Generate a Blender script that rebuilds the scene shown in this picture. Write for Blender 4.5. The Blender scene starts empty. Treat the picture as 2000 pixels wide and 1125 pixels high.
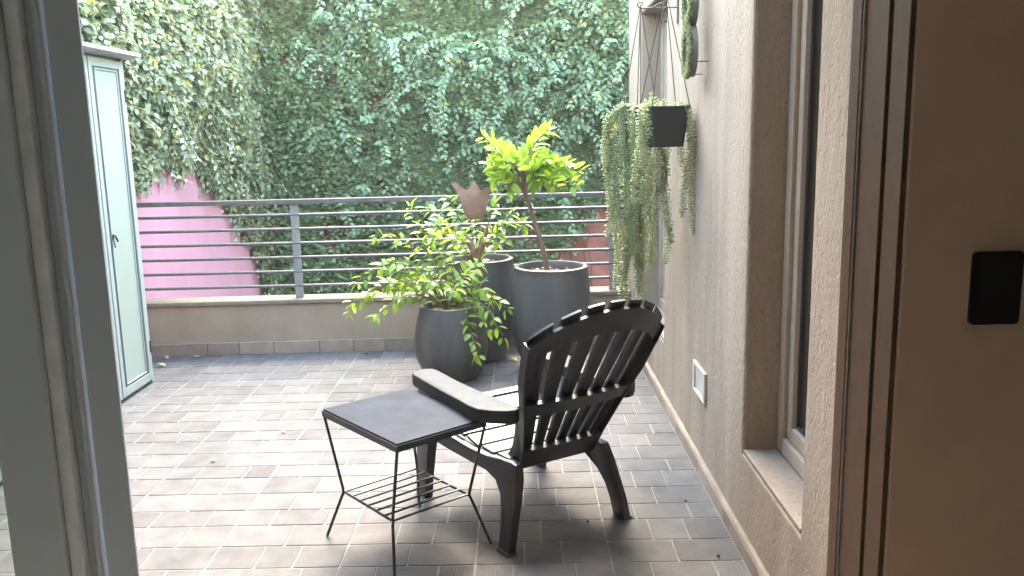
import bpy, bmesh, math, random
import numpy as np
from mathutils import Vector, Matrix, Quaternion
random.seed(7); rng = np.random.default_rng(11)
S = bpy.context.scene
COL = S.collection

# ------------------------------------------------------------------ camera, sky, sun, exposure
CAM_H = 1.399
def camera():
    cd = bpy.data.cameras.new('camera'); co = bpy.data.objects.new('camera', cd); COL.objects.link(co)
    cd.sensor_width = 36.0; cd.lens = 30.007; cd.clip_start = 0.02; cd.clip_end = 2000
    pi, ro, ya = .178599, .0220684, -.009934
    fw = Vector((math.sin(ya)*math.cos(pi), math.cos(ya)*math.cos(pi), -math.sin(pi)))
    r0 = Vector((math.cos(ya), -math.sin(ya), 0)); u0 = r0.cross(fw)
    r = r0*math.cos(ro) - u0*math.sin(ro); u = u0*math.cos(ro) + r0*math.sin(ro)
    m = Matrix((r, u, -fw)).transposed().to_4x4(); m.translation = (0, 0, CAM_H)
    co.matrix_world = m
    S.camera = co
camera()
SUN_AZ, SUN_EL = math.radians(2), math.radians(55)
W = bpy.data.worlds.new('World'); S.world = W; W.use_nodes = True
nt = W.node_tree; bg = nt.nodes['Background']
sky = nt.nodes.new('ShaderNodeTexSky'); sky.sky_type = 'NISHITA'; sky.sun_disc = False
sky.sun_elevation = SUN_EL; sky.sun_rotation = SUN_AZ; sky.air_density = 2.0; sky.dust_density = 1.7; sky.ozone_density = 0.0
nt.links.new(sky.outputs[0], bg.inputs[0]); bg.inputs[1].default_value = 0.15
sl = bpy.data.lights.new('sun', 'SUN'); sl.energy = 0.5; sl.angle = math.radians(20); sl.color = (1, .91, .78)
so = bpy.data.objects.new('sun', sl); COL.objects.link(so)
sv = Vector((math.sin(SUN_AZ)*math.cos(SUN_EL), math.cos(SUN_AZ)*math.cos(SUN_EL), math.sin(SUN_EL)))
so.rotation_euler = sv.to_track_quat('Z', 'Y').to_euler(); so.location = (3, 12, 14)
S.view_settings.view_transform = 'Standard'; S.view_settings.look = 'None'
S.view_settings.exposure = 4.3; S.view_settings.gamma = 1.0
S.render.engine = 'CYCLES'

# ------------------------------------------------------------------ helpers
def mat(name, col, rough=.6, var=None, scale=8., bump=0., bscale=60., metal=0., spec=.5, rnd=0., stretch=None, detail=6., dist=.004, coat=0.):
    """procedural principled material: colour varied by noise, optional per-object variation, bump"""
    m = bpy.data.materials.new(name); m.use_nodes = True
    n = m.node_tree.nodes; l = m.node_tree.links; p = n['Principled BSDF']
    p.inputs['Roughness'].default_value = rough; p.inputs['Metallic'].default_value = metal
    p.inputs['Specular IOR Level'].default_value = spec; p.inputs['Coat Weight'].default_value = coat
    tc = n.new('ShaderNodeNewGeometry' if rnd else 'ShaderNodeTexCoord'); mp = n.new('ShaderNodeMapping'); l.new(tc.outputs['Position' if rnd else 'Object'], mp.inputs[0])
    if stretch: mp.inputs['Scale'].default_value = stretch
    nz = n.new('ShaderNodeTexNoise'); nz.inputs['Scale'].default_value = scale; nz.inputs['Detail'].default_value = detail
    nz.inputs['Roughness'].default_value = .62
    l.new(mp.outputs[0], nz.inputs[0])
    if var is None: var = tuple(c*.82 for c in col)
    rp = n.new('ShaderNodeValToRGB'); rp.color_ramp.elements[0].position = .32; rp.color_ramp.elements[1].position = .68
    rp.color_ramp.elements[0].color = (*var, 1); rp.color_ramp.elements[1].color = (*col, 1)
    l.new(nz.outputs[0], rp.inputs[0]); out = rp.outputs[0]
    if rnd:
        oi = n.new('ShaderNodeObjectInfo'); at = n.new('ShaderNodeAttribute'); at.attribute_name = 'tint'
        ad = n.new('ShaderNodeMath'); ad.operation = 'ADD'; l.new(oi.outputs['Random'], ad.inputs[0]); l.new(at.outputs['Fac'], ad.inputs[1])
        fr = n.new('ShaderNodeMath'); fr.operation = 'FRACT'; l.new(ad.outputs[0], fr.inputs[0])
        mr = n.new('ShaderNodeMapRange'); mr.inputs['To Min'].default_value = 1-rnd; mr.inputs['To Max'].default_value = 1+rnd
        l.new(fr.outputs[0], mr.inputs[0])
        hs = n.new('ShaderNodeHueSaturation'); l.new(out, hs.inputs['Color']); l.new(mr.outputs[0], hs.inputs['Value']); out = hs.outputs[0]
    l.new(out, p.inputs['Base Color'])
    if bump:
        nb = n.new('ShaderNodeTexNoise'); nb.inputs['Scale'].default_value = bscale; nb.inputs['Detail'].default_value = 5
        l.new(mp.outputs[0], nb.inputs[0])
        b = n.new('ShaderNodeBump'); b.inputs['Strength'].default_value = bump; b.inputs['Distance'].default_value = dist
        l.new(nb.outputs[0], b.inputs['Height']); l.new(b.outputs[0], p.inputs['Normal'])
    return m

def stucco(name, col, var, depth=.010):
    """trowelled render: coarse vertical drags, pits and grain"""
    m = bpy.data.materials.new(name); m.use_nodes = True
    n = m.node_tree.nodes; l = m.node_tree.links; p = n['Principled BSDF']; p.inputs['Roughness'].default_value = .92
    p.inputs['Specular IOR Level'].default_value = .2
    tc = n.new('ShaderNodeTexCoord')
    def noise(sc, stretch, det=5, rg=.55):
        mp = n.new('ShaderNodeMapping'); mp.inputs['Scale'].default_value = stretch; l.new(tc.outputs['Object'], mp.inputs[0])
        z = n.new('ShaderNodeTexNoise'); z.inputs['Scale'].default_value = sc; z.inputs['Detail'].default_value = det; z.inputs['Roughness'].default_value = rg
        l.new(mp.outputs[0], z.inputs[0]); return z.outputs[0]
    def math_(op, a, b):
        x = n.new('ShaderNodeMath'); x.operation = op
        for i, v in enumerate((a, b)):
            if isinstance(v, (int, float)): x.inputs[i].default_value = v
            else: l.new(v, x.inputs[i])
        return x.outputs[0]
    drag = noise(46, (1, 1, .4), 6, .65); grain = noise(150, (1, 1, .7), 4); pits = noise(60, (1, 1, .6), 3, .7); big = noise(5., (1, 1, .14), 7, .6)
    pr = n.new('ShaderNodeMapRange'); pr.inputs['From Min'].default_value = .36; pr.inputs['From Max'].default_value = .46; l.new(pits, pr.inputs[0])
    h = math_('ADD', math_('MULTIPLY', drag, .9), math_('ADD', math_('MULTIPLY', grain, .25), math_('MULTIPLY', pr.outputs[0], .35)))
    b = n.new('ShaderNodeBump'); b.inputs['Strength'].default_value = .75; b.inputs['Distance'].default_value = depth
    l.new(h, b.inputs['Height']); l.new(b.outputs[0], p.inputs['Normal'])
    rp = n.new('ShaderNodeValToRGB'); rp.color_ramp.elements[0].position = .35; rp.color_ramp.elements[1].position = .65
    rp.color_ramp.elements[0].color = (*var, 1); rp.color_ramp.elements[1].color = (*col, 1)
    l.new(math_('ADD', math_('MULTIPLY', big, .8), math_('MULTIPLY', grain, .2)), rp.inputs[0]); l.new(rp.outputs[0], p.inputs['Base Color'])
    return m

def leafmat(name, cols, trans=.45, rough=.38, tcol=None, spec=.5):
    """leaf: colour from a per-leaf tint (attribute or object random), diffuse + translucent + gloss"""
    m = bpy.data.materials.new(name); m.use_nodes = True
    n = m.node_tree.nodes; l = m.node_tree.links; p = n['Principled BSDF']; out = n['Material Output']
    oi = n.new('ShaderNodeObjectInfo'); at = n.new('ShaderNodeAttribute'); at.attribute_name = 'tint'
    ad = n.new('ShaderNodeMath'); ad.operation = 'ADD'; l.new(oi.outputs['Random'], ad.inputs[0]); l.new(at.outputs['Fac'], ad.inputs[1])
    fr = n.new('ShaderNodeMath'); fr.operation = 'FRACT'; l.new(ad.outputs[0], fr.inputs[0])
    rp = n.new('ShaderNodeValToRGB'); els = rp.color_ramp.elements
    while len(els) < len(cols): els.new(.5)
    for i, (pos, c) in enumerate(cols): els[i].position = pos; els[i].color = (*c, 1)
    l.new(fr.outputs[0], rp.inputs[0]); l.new(rp.outputs[0], p.inputs['Base Color'])
    p.inputs['Roughness'].default_value = rough; p.inputs['Specular IOR Level'].default_value = spec
    tr = n.new('ShaderNodeBsdfTranslucent'); mx = n.new('ShaderNodeMixShader'); mx.inputs[0].default_value = trans
    hs = n.new('ShaderNodeHueSaturation'); hs.inputs['Value'].default_value = 1.6; hs.inputs['Hue'].default_value = .485; l.new(rp.outputs[0], hs.inputs['Color'])
    l.new(hs.outputs[0], tr.inputs[0])
    l.new(p.outputs[0], mx.inputs[1]); l.new(tr.outputs[0], mx.inputs[2]); l.new(mx.outputs[0], out.inputs[0])
    return m

def glassmat(name, tint=(1, 1, 1)):
    m = bpy.data.materials.new(name); m.use_nodes = True
    n = m.node_tree.nodes; l = m.node_tree.links; out = n['Material Output']
    t = n.new('ShaderNodeBsdfTransparent'); t.inputs[0].default_value = (*tint, 1); g = n.new('ShaderNodeBsdfGlossy'); g.inputs['Roughness'].default_value = .004
    f = n.new('ShaderNodeFresnel'); gm = n.new('ShaderNodeNewGeometry'); ma = n.new('ShaderNodeMath'); ma.operation = 'MULTIPLY_ADD'; ma.inputs[1].default_value = 1/1.9-1.9; ma.inputs[2].default_value = 1.9
    l.new(gm.outputs['Backfacing'], ma.inputs[0]); l.new(ma.outputs[0], f.inputs[0])      # same reflectance on both faces of the sheet
    mx = n.new('ShaderNodeMixShader')
    l.new(f.outputs[0], mx.inputs[0]); l.new(t.outputs[0], mx.inputs[1]); l.new(g.outputs[0], mx.inputs[2]); l.new(mx.outputs[0], out.inputs[0])
    return m

class MB:
    """collects geometry of ONE part"""
    def __init__(s): s.v = []; s.f = []
    def add(s, vs, fs):
        o = len(s.v); s.v += [tuple(v) for v in vs]; s.f += [tuple(i+o for i in f) for f in fs]; return s
    def box(s, x0, x1, y0, y1, z0, z1):
        return s.add([(x0,y0,z0),(x1,y0,z0),(x1,y1,z0),(x0,y1,z0),(x0,y0,z1),(x1,y0,z1),(x1,y1,z1),(x0,y1,z1)],
              [(3,2,1,0),(4,5,6,7),(0,1,5,4),(1,2,6,5),(2,3,7,6),(3,0,4,7)])
    def tube(s, pts, r, n=8, cap=True):
        pts = [Vector(p) for p in pts]; rs = r if isinstance(r, (list, tuple)) else [r]*len(pts)
        ref = None; rings = []
        for i, p in enumerate(pts):
            t = (pts[min(i+1, len(pts)-1)] - pts[max(i-1, 0)]).normalized()
            if ref is None: ref = t.orthogonal().normalized()
            ref = (ref - t*ref.dot(t)).normalized(); q = t.cross(ref)
            rings.append([p + (ref*math.cos(k*2*math.pi/n) + q*math.sin(k*2*math.pi/n))*rs[i] for k in range(n)])
        vs = [v for rg in rings for v in rg]; fs = []
        for i in range(len(pts)-1):
            for k in range(n):
                a, b = i*n+k, i*n+(k+1) % n; fs.append((a, b, b+n, a+n))
        if cap: fs += [tuple(range(n-1, -1, -1)), tuple(range((len(pts)-1)*n, len(pts)*n))]
        return s.add(vs, fs)
    def lathe(s, prof, c=(0,0,0), n=56):
        vs = [(c[0]+r*math.cos(k*2*math.pi/n), c[1]+r*math.sin(k*2*math.pi/n), c[2]+z) for r, z in prof for k in range(n)]
        fs = [(i*n+k, i*n+(k+1) % n, (i+1)*n+(k+1) % n, (i+1)*n+k) for i in range(len(prof)-1) for k in range(n)]
        return s.add(vs, fs)
    def prism(s, poly, fn, d0, d1):
        """polygon in 2-D extruded between d0 and d1; fn(p, d) -> 3-D"""
        n = len(poly); vs = [fn(p, d0) for p in poly] + [fn(p, d1) for p in poly]
        fs = [tuple(range(n-1, -1, -1)), tuple(range(n, 2*n))] + [(i, (i+1) % n, (i+1) % n + n, i+n) for i in range(n)]
        return s.add(vs, fs)
    def grid(s, pts):
        """pts[i][j] surface"""
        nj = len(pts[0]); return s.add([p for r in pts for p in r], [(i*nj+j, i*nj+j+1, (i+1)*nj+j+1, (i+1)*nj+j) for i in range(len(pts)-1) for j in range(nj-1)])
    def mesh(s, name, m, smooth=False, bevel=0., seg=2):
        me = bpy.data.meshes.new(name)
        bm = bmesh.new(); vv = [bm.verts.new(v) for v in s.v]
        for f in s.f:
            try: bm.faces.new([vv[i] for i in f])
            except ValueError: pass
        bmesh.ops.recalc_face_normals(bm, faces=bm.faces)
        if bevel:
            ed = [e for e in bm.edges if len(e.link_faces) == 2 and e.calc_face_angle(0) > .5]
            bmesh.ops.bevel(bm, geom=ed, offset=bevel, segments=seg, profile=.6, affect='EDGES', clamp_overlap=True)
        bm.to_mesh(me); bm.free(); me.materials.append(m)
        if smooth:
            me.shade_smooth()
            me.set_sharp_from_angle(angle=math.radians(42))
        return me
    def build(s, name, m, parent=None, smooth=False, bevel=0., seg=2):
        return link(name, s.mesh(name, m, smooth, bevel, seg), parent)

def link(name, data, parent=None, mw=None):
    o = bpy.data.objects.new(name, data); COL.objects.link(o)
    if parent: o.parent = parent
    if mw is not None: o.matrix_local = mw
    return o
def tag(o, label=None, cat=None, group=None, kind=None):
    if label: o['label'] = label
    if cat: o['category'] = cat
    if group: o['group'] = group
    if kind: o['kind'] = kind
    return o
def thing(name, label, cat, loc=(0,0,0), rz=0, group=None):
    o = bpy.data.objects.new(name, None); COL.objects.link(o); o.location = loc; o.rotation_euler = (0, 0, rz); o.empty_display_size = .1
    return tag(o, label, cat, group)

def value_noise(x, y, seed=0):
    r = np.random.default_rng(seed).random((256, 256))
    xi = np.floor(x).astype(int); yi = np.floor(y).astype(int); fx = x-xi; fy = y-yi
    fx = fx*fx*(3-2*fx); fy = fy*fy*(3-2*fy); a = lambda i, j: r[i % 256, j % 256]
    return (a(xi, yi)*(1-fx)+a(xi+1, yi)*fx)*(1-fy) + (a(xi, yi+1)*(1-fx)+a(xi+1, yi+1)*fx)*fy
def fbm(x, y, sc, seed=0, oc=4):
    t = 0; am = 1; tot = 0
    for o in range(oc): t = t+am*value_noise(x*sc*2**o+13.7*o, y*sc*2**o+7.1*o, seed+o); tot += am; am *= .5
    return t/tot

LEAF6 = np.array([(0,0,0), (.23,.24,.06), (.27,.6,.05), (0,1,-.1), (-.27,.6,.05), (-.23,.24,.06)])
LEAF6W = np.array([(0,0,0), (.33,.22,.07), (.36,.58,.06), (0,1,-.12), (-.36,.58,.06), (-.33,.22,.07)])
def leaf_cloud(name, pos, T, N, size, tint, material, parent, tmpl=LEAF6, kind='stuff'):
    """many leaves as one mesh; every leaf is two folded quads"""
    n = len(pos)
    T = T/np.linalg.norm(T, axis=1, keepdims=True); N = N-T*(N*T).sum(1, keepdims=True); N = N/np.maximum(np.linalg.norm(N, axis=1, keepdims=True), 1e-6)
    B = np.cross(T, N)
    V = pos[:, None, :] + size[:, None, None]*(tmpl[None, :, 0:1]*B[:, None, :] + tmpl[None, :, 1:2]*T[:, None, :] + tmpl[None, :, 2:3]*N[:, None, :])
    V = V.reshape(-1, 3); base = np.arange(n)[:, None]*6
    F = np.concatenate([base+np.array([[0,1,2,3]]), base+np.array([[0,3,4,5]])], 1).reshape(-1)
    me = bpy.data.meshes.new(name); me.vertices.add(len(V)); me.vertices.foreach_set('co', V.astype(np.float32).ravel())
    me.loops.add(len(F)); me.loops.foreach_set('vertex_index', F.astype(np.int32))
    me.polygons.add(2*n); me.polygons.foreach_set('loop_start', np.arange(0, 8*n, 4, dtype=np.int32))
    me.update(calc_edges=True)
    a = me.attributes.new('tint', 'FLOAT', 'FACE'); a.data.foreach_set('value', np.repeat(tint, 2).astype(np.float32))
    me.materials.append(material)
    o = link(name, me, parent)
    if kind: o['kind'] = kind
    return o

def frame(pos, T, N, s):
    """matrix for one leaf object: y along T, z about N"""
    T = Vector(T).normalized(); N = Vector(N); N = (N - T*N.dot(T))
    if N.length < 1e-4: N = T.orthogonal()
    N.normalize(); B = T.cross(N)
    m = Matrix((B*s, T*s, N*s)).transposed().to_4x4(); m.translation = pos
    return m
def leaf_mesh(name, material, wid=.28, fold=.10, droop=.16, n=5, shape=.8):
    """single leaf of unit length with midrib fold and drooping tip"""
    mb = MB(); rows = []
    for i in range(n+1):
        t = i/n; w = wid*math.sin(math.pi*t**shape)**.8 if 0 < t < 1 else .006
        z = -droop*t*t + .02
        rows.append([(-w, t, z+fold*w/wid*.8), (0, t, z), (w, t, z+fold*w/wid*.8)])
    mb.grid(rows); me = mb.mesh(name, material); me.shade_smooth(); return me

# ------------------------------------------------------------------ materials
M = {}
M['grout'] = mat('pale grout', (.19, .175, .155), .9, (.125, .115, .10), 14, .3, 180)
M['tile'] = mat('grey stone tile', (.116, .108, .100), .72, (.076, .071, .066), 8, .22, 60, rnd=.12, dist=.003, spec=.12, detail=9)
M['stucco'] = stucco('taupe stucco', (.355, .28, .205), (.235, .18, .128))
M['render'] = mat('smooth beige render', (.33, .245, .17), .9, (.27, .195, .13), 5, .3, 90)
M['cap'] = mat('cream cap stone', (.225, .18, .125), .85, (.16, .127, .088), 10, .2, 90)
M['skirt'] = mat('taupe skirting tile', (.30, .225, .165), .75, (.225, .168, .122), 12, .2, 60, rnd=.16)
M['sill'] = stucco('pale sill render', (.25, .205, .16), (.19, .152, .115), .008)
M['pink'] = mat('pink paint', (.43, .215, .262), .9, (.37, .175, .215), 2.2, .3, 45, stretch=(1, 1, .3), detail=10)
M['red'] = mat('dusty red paint', (.33, .11, .088), .9, (.17, .085, .062), 4, .4, 40)
M['rail'] = mat('dark grey painted steel', (.125, .115, .105), .45, (.085, .078, .07), 25, spec=.35)
M['post'] = mat('grey painted flat bar', (.27, .25, .22), .5, (.20, .185, .165), 20, spec=.3)
M['pot'] = mat('charcoal glazed pot', (.090, .085, .076), .45, (.046, .043, .039), 5, .12, 40, spec=.5, stretch=(1, 1, .3))
M['soil'] = mat('potting soil', (.09, .05, .03), .95, (.035, .02, .012), 45, .8, 120)
M['chip'] = mat('dry bark chip', (.36, .23, .13), .9, (.2, .12, .06), 30, rnd=.3)
M['plastic'] = mat('black moulded plastic', (.017, .017, .019), .45, (.009, .009, .010), 14, .15, 160, spec=.6)
M['worn'] = mat('sun-faded black plastic', (.026, .026, .025), .58, (.011, .011, .011), 16, .15, 160, spec=.22, detail=9)
M['seatm'] = mat('glare-pale seat plastic', (.06, .06, .06), .38, (.025, .025, .025), 20, .15, 160, spec=.6, detail=9)  # base colour lightened to stand in for glare on the seat slats
M['ttop'] = mat('sky-tinted table top', (.016, .020, .030), .5, (.007, .008, .012), 9, .1, 60, spec=.07)  # dark top with the bluish sky sheen mixed into its base colour
M['iron'] = mat('black iron rod', (.02, .02, .024), .42, None, 20, spec=.5)
M['alu'] = mat('grey aluminium', (.42, .455, .49), .7, (.41, .445, .48), 30, spec=.15)
M['alul'] = mat('light-catching stile strip', (.62, .65, .67), .55, None, 30)  # paler grey paints the light caught on the stile's side face
M['jamb'] = mat('warm-lit aluminium', (.105, .062, .034), .75, (.085, .050, .028), 30, spec=.12)  # brown cast of warm low light mixed into the metal's colour
M['jambl'] = mat('pale jamb edge', (.22, .185, .15), .6, None, 30)  # paler thin strips along the jamb profile
M['inwall'] = mat('tan interior paint', (.52, .345, .24), .85, (.47, .31, .215), 7, .15, 160)
M['ceil'] = mat('white ceiling paint', (.84, .83, .80), .9)
M['roomw'] = mat('off white room paint', (.80, .79, .75), .9)
M['wood'] = mat('brown plank floor', (.40, .37, .33), .5, (.32, .295, .26), 4, stretch=(8, 1, 1))
M['winframe'] = mat('taupe window frame', (.36, .295, .22), .4, (.31, .25, .185), 20)
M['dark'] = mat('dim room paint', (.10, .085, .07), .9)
M['glass'] = glassmat('window glass', (.86, .9, .88))
M['cabf'] = mat('pale grey-green metal', (.30, .315, .265), .42, (.27, .285, .24), 6)
M['cabp'] = mat('mint sheet panel', (.29, .315, .245), .38, (.265, .29, .225), 3)
M['cabg'] = mat('black gasket', (.04, .045, .05), .5)
M['roofm'] = mat('grey roof sheet', (.42, .42, .44), .4)
M['vent'] = mat('cream plastic box', (.56, .50, .41), .45)
M['switch'] = mat('black glass switch', (.008, .008, .008), .3, spec=.3)
M['rust'] = mat('rusty sheet metal', (.30, .165, .105), .85, (.18, .09, .055), 14, .3, 60)
M['bark'] = mat('brown bark', (.22, .125, .075), .9, (.12, .065, .04), 18, .6, 60, stretch=(1, 1, .3))
M['twig'] = mat('green brown twig', (.20, .17, .06), .8)
M['vstem'] = mat('woody vine stem', (.14, .085, .05), .9, (.07, .045, .03), 30)
M['planter'] = mat('black planter plastic', (.02, .022, .02), .5, (.014, .015, .014), 20)
M['wire'] = mat('dark brown wire', (.06, .035, .025), .5)
M['moss'] = mat('green moss', (.10, .21, .05), .95, (.045, .11, .02), 60, .9, 140, dist=.01)
M['mossside'] = mat('grey band', (.13, .12, .10), .7)
M['ground'] = mat('courtyard concrete', (.30, .28, .25), .9)
M['leaf_lime'] = leafmat('lime tree leaf', [(0, (.14, .26, .018)), (.5, (.21, .34, .022)), (1, (.29, .40, .035))], .5)
M['leaf_bush'] = leafmat('light green shrub leaf', [(0, (.11, .20, .025)), (.55, (.19, .29, .03)), (1, (.29, .36, .05))], .5)
M['vine'] = leafmat('vine leaf', [(0, (.075, .125, .052)), (.5, (.125, .185, .078)), (.9, (.175, .24, .105)), (.975, (.20, .25, .10)), (1, (.45, .38, .07))], .25, .36)
M['vineb'] = leafmat('broad vine leaf', [(0, (.10, .17, .08)), (.6, (.165, .25, .125)), (.96, (.23, .31, .16)), (1, (.45, .40, .07))], .3, .36)
M['vinel'] = leafmat('bright vine leaf', [(0, (.09, .13, .065)), (.5, (.165, .205, .11)), (.92, (.26, .295, .165)), (1, (.45, .40, .08))], .3, .42)
M['sedum'] = leafmat('plump succulent leaf', [(0, (.26, .34, .20)), (.6, (.38, .43, .24)), (1, (.52, .50, .24))], .4, .5)
M['fall'] = mat('dry fallen leaf', (.50, .40, .16), .8, (.38, .25, .12), 20, rnd=.3)
M['pebble'] = mat('dark grit', (.07, .05, .045), .8)

# ------------------------------------------------------------------ setting: ground, terrace floor, walls
WX = .735                                   # terrace face of the house side wall
LX = -2.52                                  # face of the pink party wall
VY = 8.2                                    # face of the far creeper wall
PA = math.radians(2.0)                      # the parapet runs slightly askew
g = MB().add([(-300, -300, -3), (300, -300, -3), (300, 300, -3), (-300, 300, -3)], [(0, 1, 2, 3)]).build('ground', M['ground']); tag(g, kind='structure')
fl = MB().box(LX+.002, WX+.2, 1.30, 5.75, -.25, 0).build('terrace_floor', M['grout']); tag(fl, kind='structure')

TILE, X0, Y0 = .45, -1.517, 2.6097
def tile_mesh(w, h, rib):
    mb = MB(); z = .0022; i = .0016
    if not rib:
        r = .007
        def ring(d, zz):
            out = []
            for cx, cy, a0 in ((w-r, h-r, 0), (r, h-r, 90), (r, r, 180), (w-r, r, 270)):
                for k in range(3):
                    a = math.radians(a0+45*k); out.append((cx+(r-d)*math.cos(a), cy+(r-d)*math.sin(a), zz))
            return out
        vs = ring(0, -.002)+ring(0, z*.45)+ring(i, z); n = 12
        fs = [tuple(range(24, 36))]
        for q in (0, 1):
            for k in range(n): fs.append((q*n+k, q*n+(k+1) % n, (q+1)*n+(k+1) % n, (q+1)*n+k))
        mb.add(vs, fs)
    else:
        n = 9; xs = []; 
        for k in range(n):
            x0 = i + (w-2*i)*k/n; d = (w-2*i)/n
            xs += [(x0, .001), (x0+d*.22, z), (x0+d*.78, z)]
        xs.append((w-i, .001))
        mb.grid([[(x, i, zz) for x, zz in xs], [(x, h-i, zz) for x, zz in xs]])
        mb.grid([[(x, 0, -.002) for x, zz in xs], [(x, i, zz) for x, zz in xs]]); mb.grid([[(x, h-i, zz) for x, zz in xs], [(x, h, -.002) for x, zz in xs]])
    return mb.mesh('tile', M['tile'])
_tm = {}
def get_tile(w, h, rib):
    k = (round(w, 4), round(h, 4), rib)
    if k not in _tm: _tm[k] = tile_mesh(*k)
    return _tm[k]
two = [0, .2236, .45]; three = [0, .163, .291, .45]; ribs = [0, .1265, .33, .45]
rows = [(0, .1557), (.1557, .318), (.318, .45)]
G = .0030
pieces = []
for col in range(-3, 5):
    A = (col % 2 == 0)
    for n in range(-3, 7):
        for ri, (ya, yb) in enumerate(rows):
            cuts = ribs if ri == 2 else ((two if A else three) if ri == 0 else (three if A else two))
            for k in range(len(cuts)-1):
                xa, xb = X0+col*TILE+cuts[k], X0+col*TILE+cuts[k+1]
                y0, y1 = Y0+n*TILE+ya, Y0+n*TILE+yb
                rib = ri == 2 and ((A and k == 2) or (not A and k == 0))
                xa = max(xa, LX+.02); xb = min(xb, WX-.018); y0 = max(y0, 1.56); y1 = min(y1, 5.555 if xa > -.8 else (5.51 if xa > -1.7 else 5.47))
                if xb-xa < .03 or y1-y0 < .03: continue
                d = math.hypot(xa, y0); vis = y0 > 2.35 and abs(xa+.1) < y0*.62+.2
                pieces.append(((xb-xa)*(y1-y0)/d**3*(1 if vis else .02), xa+G, xb-G, y0+G, y1-G, rib))
pieces.sort(reverse=True)
rest = MB(); tints = []
for i, (_, xa, xb, ya, yb, rib) in enumerate(pieces):
    me = get_tile(xb-xa, yb-ya, rib)
    if i < 300:
        o = link('tile', me, fl); o.location = (xa, ya, random.uniform(-.0003, .0006)); o.rotation_euler = (random.uniform(-.003, .003), random.uniform(-.003, .003), random.uniform(-.004, .004))
    else:
        vs = [(v.co.x+xa, v.co.y+ya, v.co.z) for v in me.vertices]; fs = [tuple(p.vertices) for p in me.polygons]
        rest.add(vs, fs); tints += [random.random()]*len(fs)
me = bpy.data.meshes.new('tile_rest'); me.from_pydata(rest.v, [], rest.f); me.materials.append(M['tile'])
a = me.attributes.new('tint', 'FLOAT', 'FACE'); a.data.foreach_set('value', tints)
tag(link('far_tiles', me, fl), kind='stuff')

# --- house side wall with two recessed windows
hw = thing('house_wall', 'taupe stucco house wall with two deep set windows beside the terrace', 'wall', (WX, 3.6, 0))
def T(p): return (p[0]-WX, p[1]-3.6, p[2])
def tbox(mb, x0, x1, y0, y1, z0, z1): return mb.box(x0-WX, x1-WX, y0-3.6, y1-3.6, z0, z1)
WH = 2.34
wins = [(2.137, 2.735, .326, 2.2), (4.30, 5.18, .326, 2.07)]
mb = MB(); ys = [1.53, 2.137, 2.735, 4.30, 5.18, 5.73]; zs = [-3, .326, 2.07, 2.2, WH]
for i in range(5):
    for j in range(4):
        if (i == 1 and j in (1, 2)) or (i == 3 and j == 1): continue
        tbox(mb, WX, WX+.25, ys[i], ys[i+1], zs[j], zs[j+1])
me = mb.mesh('stucco_wall', M['stucco']); bm = bmesh.new(); bm.from_mesh(me); bmesh.ops.remove_doubles(bm, verts=bm.verts, dist=1e-5)
# drop the hidden faces between the blocks so the wall is one shell
bm.verts.index_update(); seen = {}
for f in bm.faces: seen.setdefault(tuple(sorted(v.index for v in f.verts)), []).append(f)
bmesh.ops.delete(bm, geom=[f for fs in seen.values() if len(fs) > 1 for f in fs], context='FACES')
bmesh.ops.dissolve_limit(bm, angle_limit=.01, verts=bm.verts, edges=bm.edges)
bmesh.ops.bevel(bm, geom=[e for e in bm.edges if len(e.link_faces) == 2 and e.calc_face_angle(0) > .5], offset=.012, segments=3, profile=.5, affect='EDGES', clamp_overlap=True)
bm.to_mesh(me); bm.free(); link('stucco', me, hw)
for (y0, y1, z0, z1) in wins:
    FX = WX+.115
    w = bpy.data.objects.new('window', None); COL.objects.link(w); w.parent = hw; w.location = T((FX, y0, z0))
    L_, H_ = y1-y0, z1-z0
    MB().box(-.113, .002, .004, L_-.004, .0, .014).build('sill', M['sill'], w, bevel=.004)
    f = MB()
    for (a0, a1, b0, b1) in ((.002, .052, .015, H_-.002), (L_-.052, L_-.002, .015, H_-.002)): f.box(0, .07, a0, a1, b0, b1)
    f.box(0, .07, .0525, L_-.0525, .015, .068); f.box(0, .07, .0525, L_-.0525, H_-.055, H_-.002)
    f.build('frame', M['winframe'], w, bevel=.004)
    s_ = MB()
    for (a0, a1) in ((.056, .098), (L_-.098, L_-.056)): s_.box(.014, .06, a0, a1, .072, H_-.06)
    s_.box(.014, .06, .0985, L_-.0985, .072, .118); s_.box(.014, .06, .0985, L_-.0985, H_-.105, H_-.06)
    s_.build('sash', M['winframe'], w, bevel=.005)
    gk = MB()
    for (a0, a1) in ((.0985, .104), (L_-.104, L_-.0985)): gk.box(.03, .05, a0, a1, .118, H_-.105)
    gk.box(.03, .05, .104, L_-.104, .118, .124); gk.build('gasket', M['cabg'], w)
    MB().box(.036, .042, .1045, L_-.1045, .1245, H_-.106).build('pane', M['glass'], w)
    dh = MB().box(-.005, .0, .20, .222, .030, .042).build('drain_cap', M['cabg'], w)
# skirting tiles along the wall foot
y = 1.56
while y < 5.50:
    y2 = min(y+.45, 5.50)
    me = MB().box(0, .018, 0, y2-y-.004, .0, .056).mesh('skirting_tile', M['skirt'], bevel=.002, seg=1)
    o = link('skirting_tile', me, hw); o.location = T((WX-.0185, y, .001)); y = y2
mo = MB(); n = 90
mo.grid([[(WX-.0185-WX, 1.56+3.94*i/n-3.6, .0575), (WX-.014-WX, 1.56+3.94*i/n-3.6, .064+random.uniform(-.002, .003)), (WX+.002-WX, 1.56+3.94*i/n-3.6, .067+random.uniform(-.003, .004))] for i in range(n+1)])
mo.build('mortar_bead', M['cap'], hw)
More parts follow.
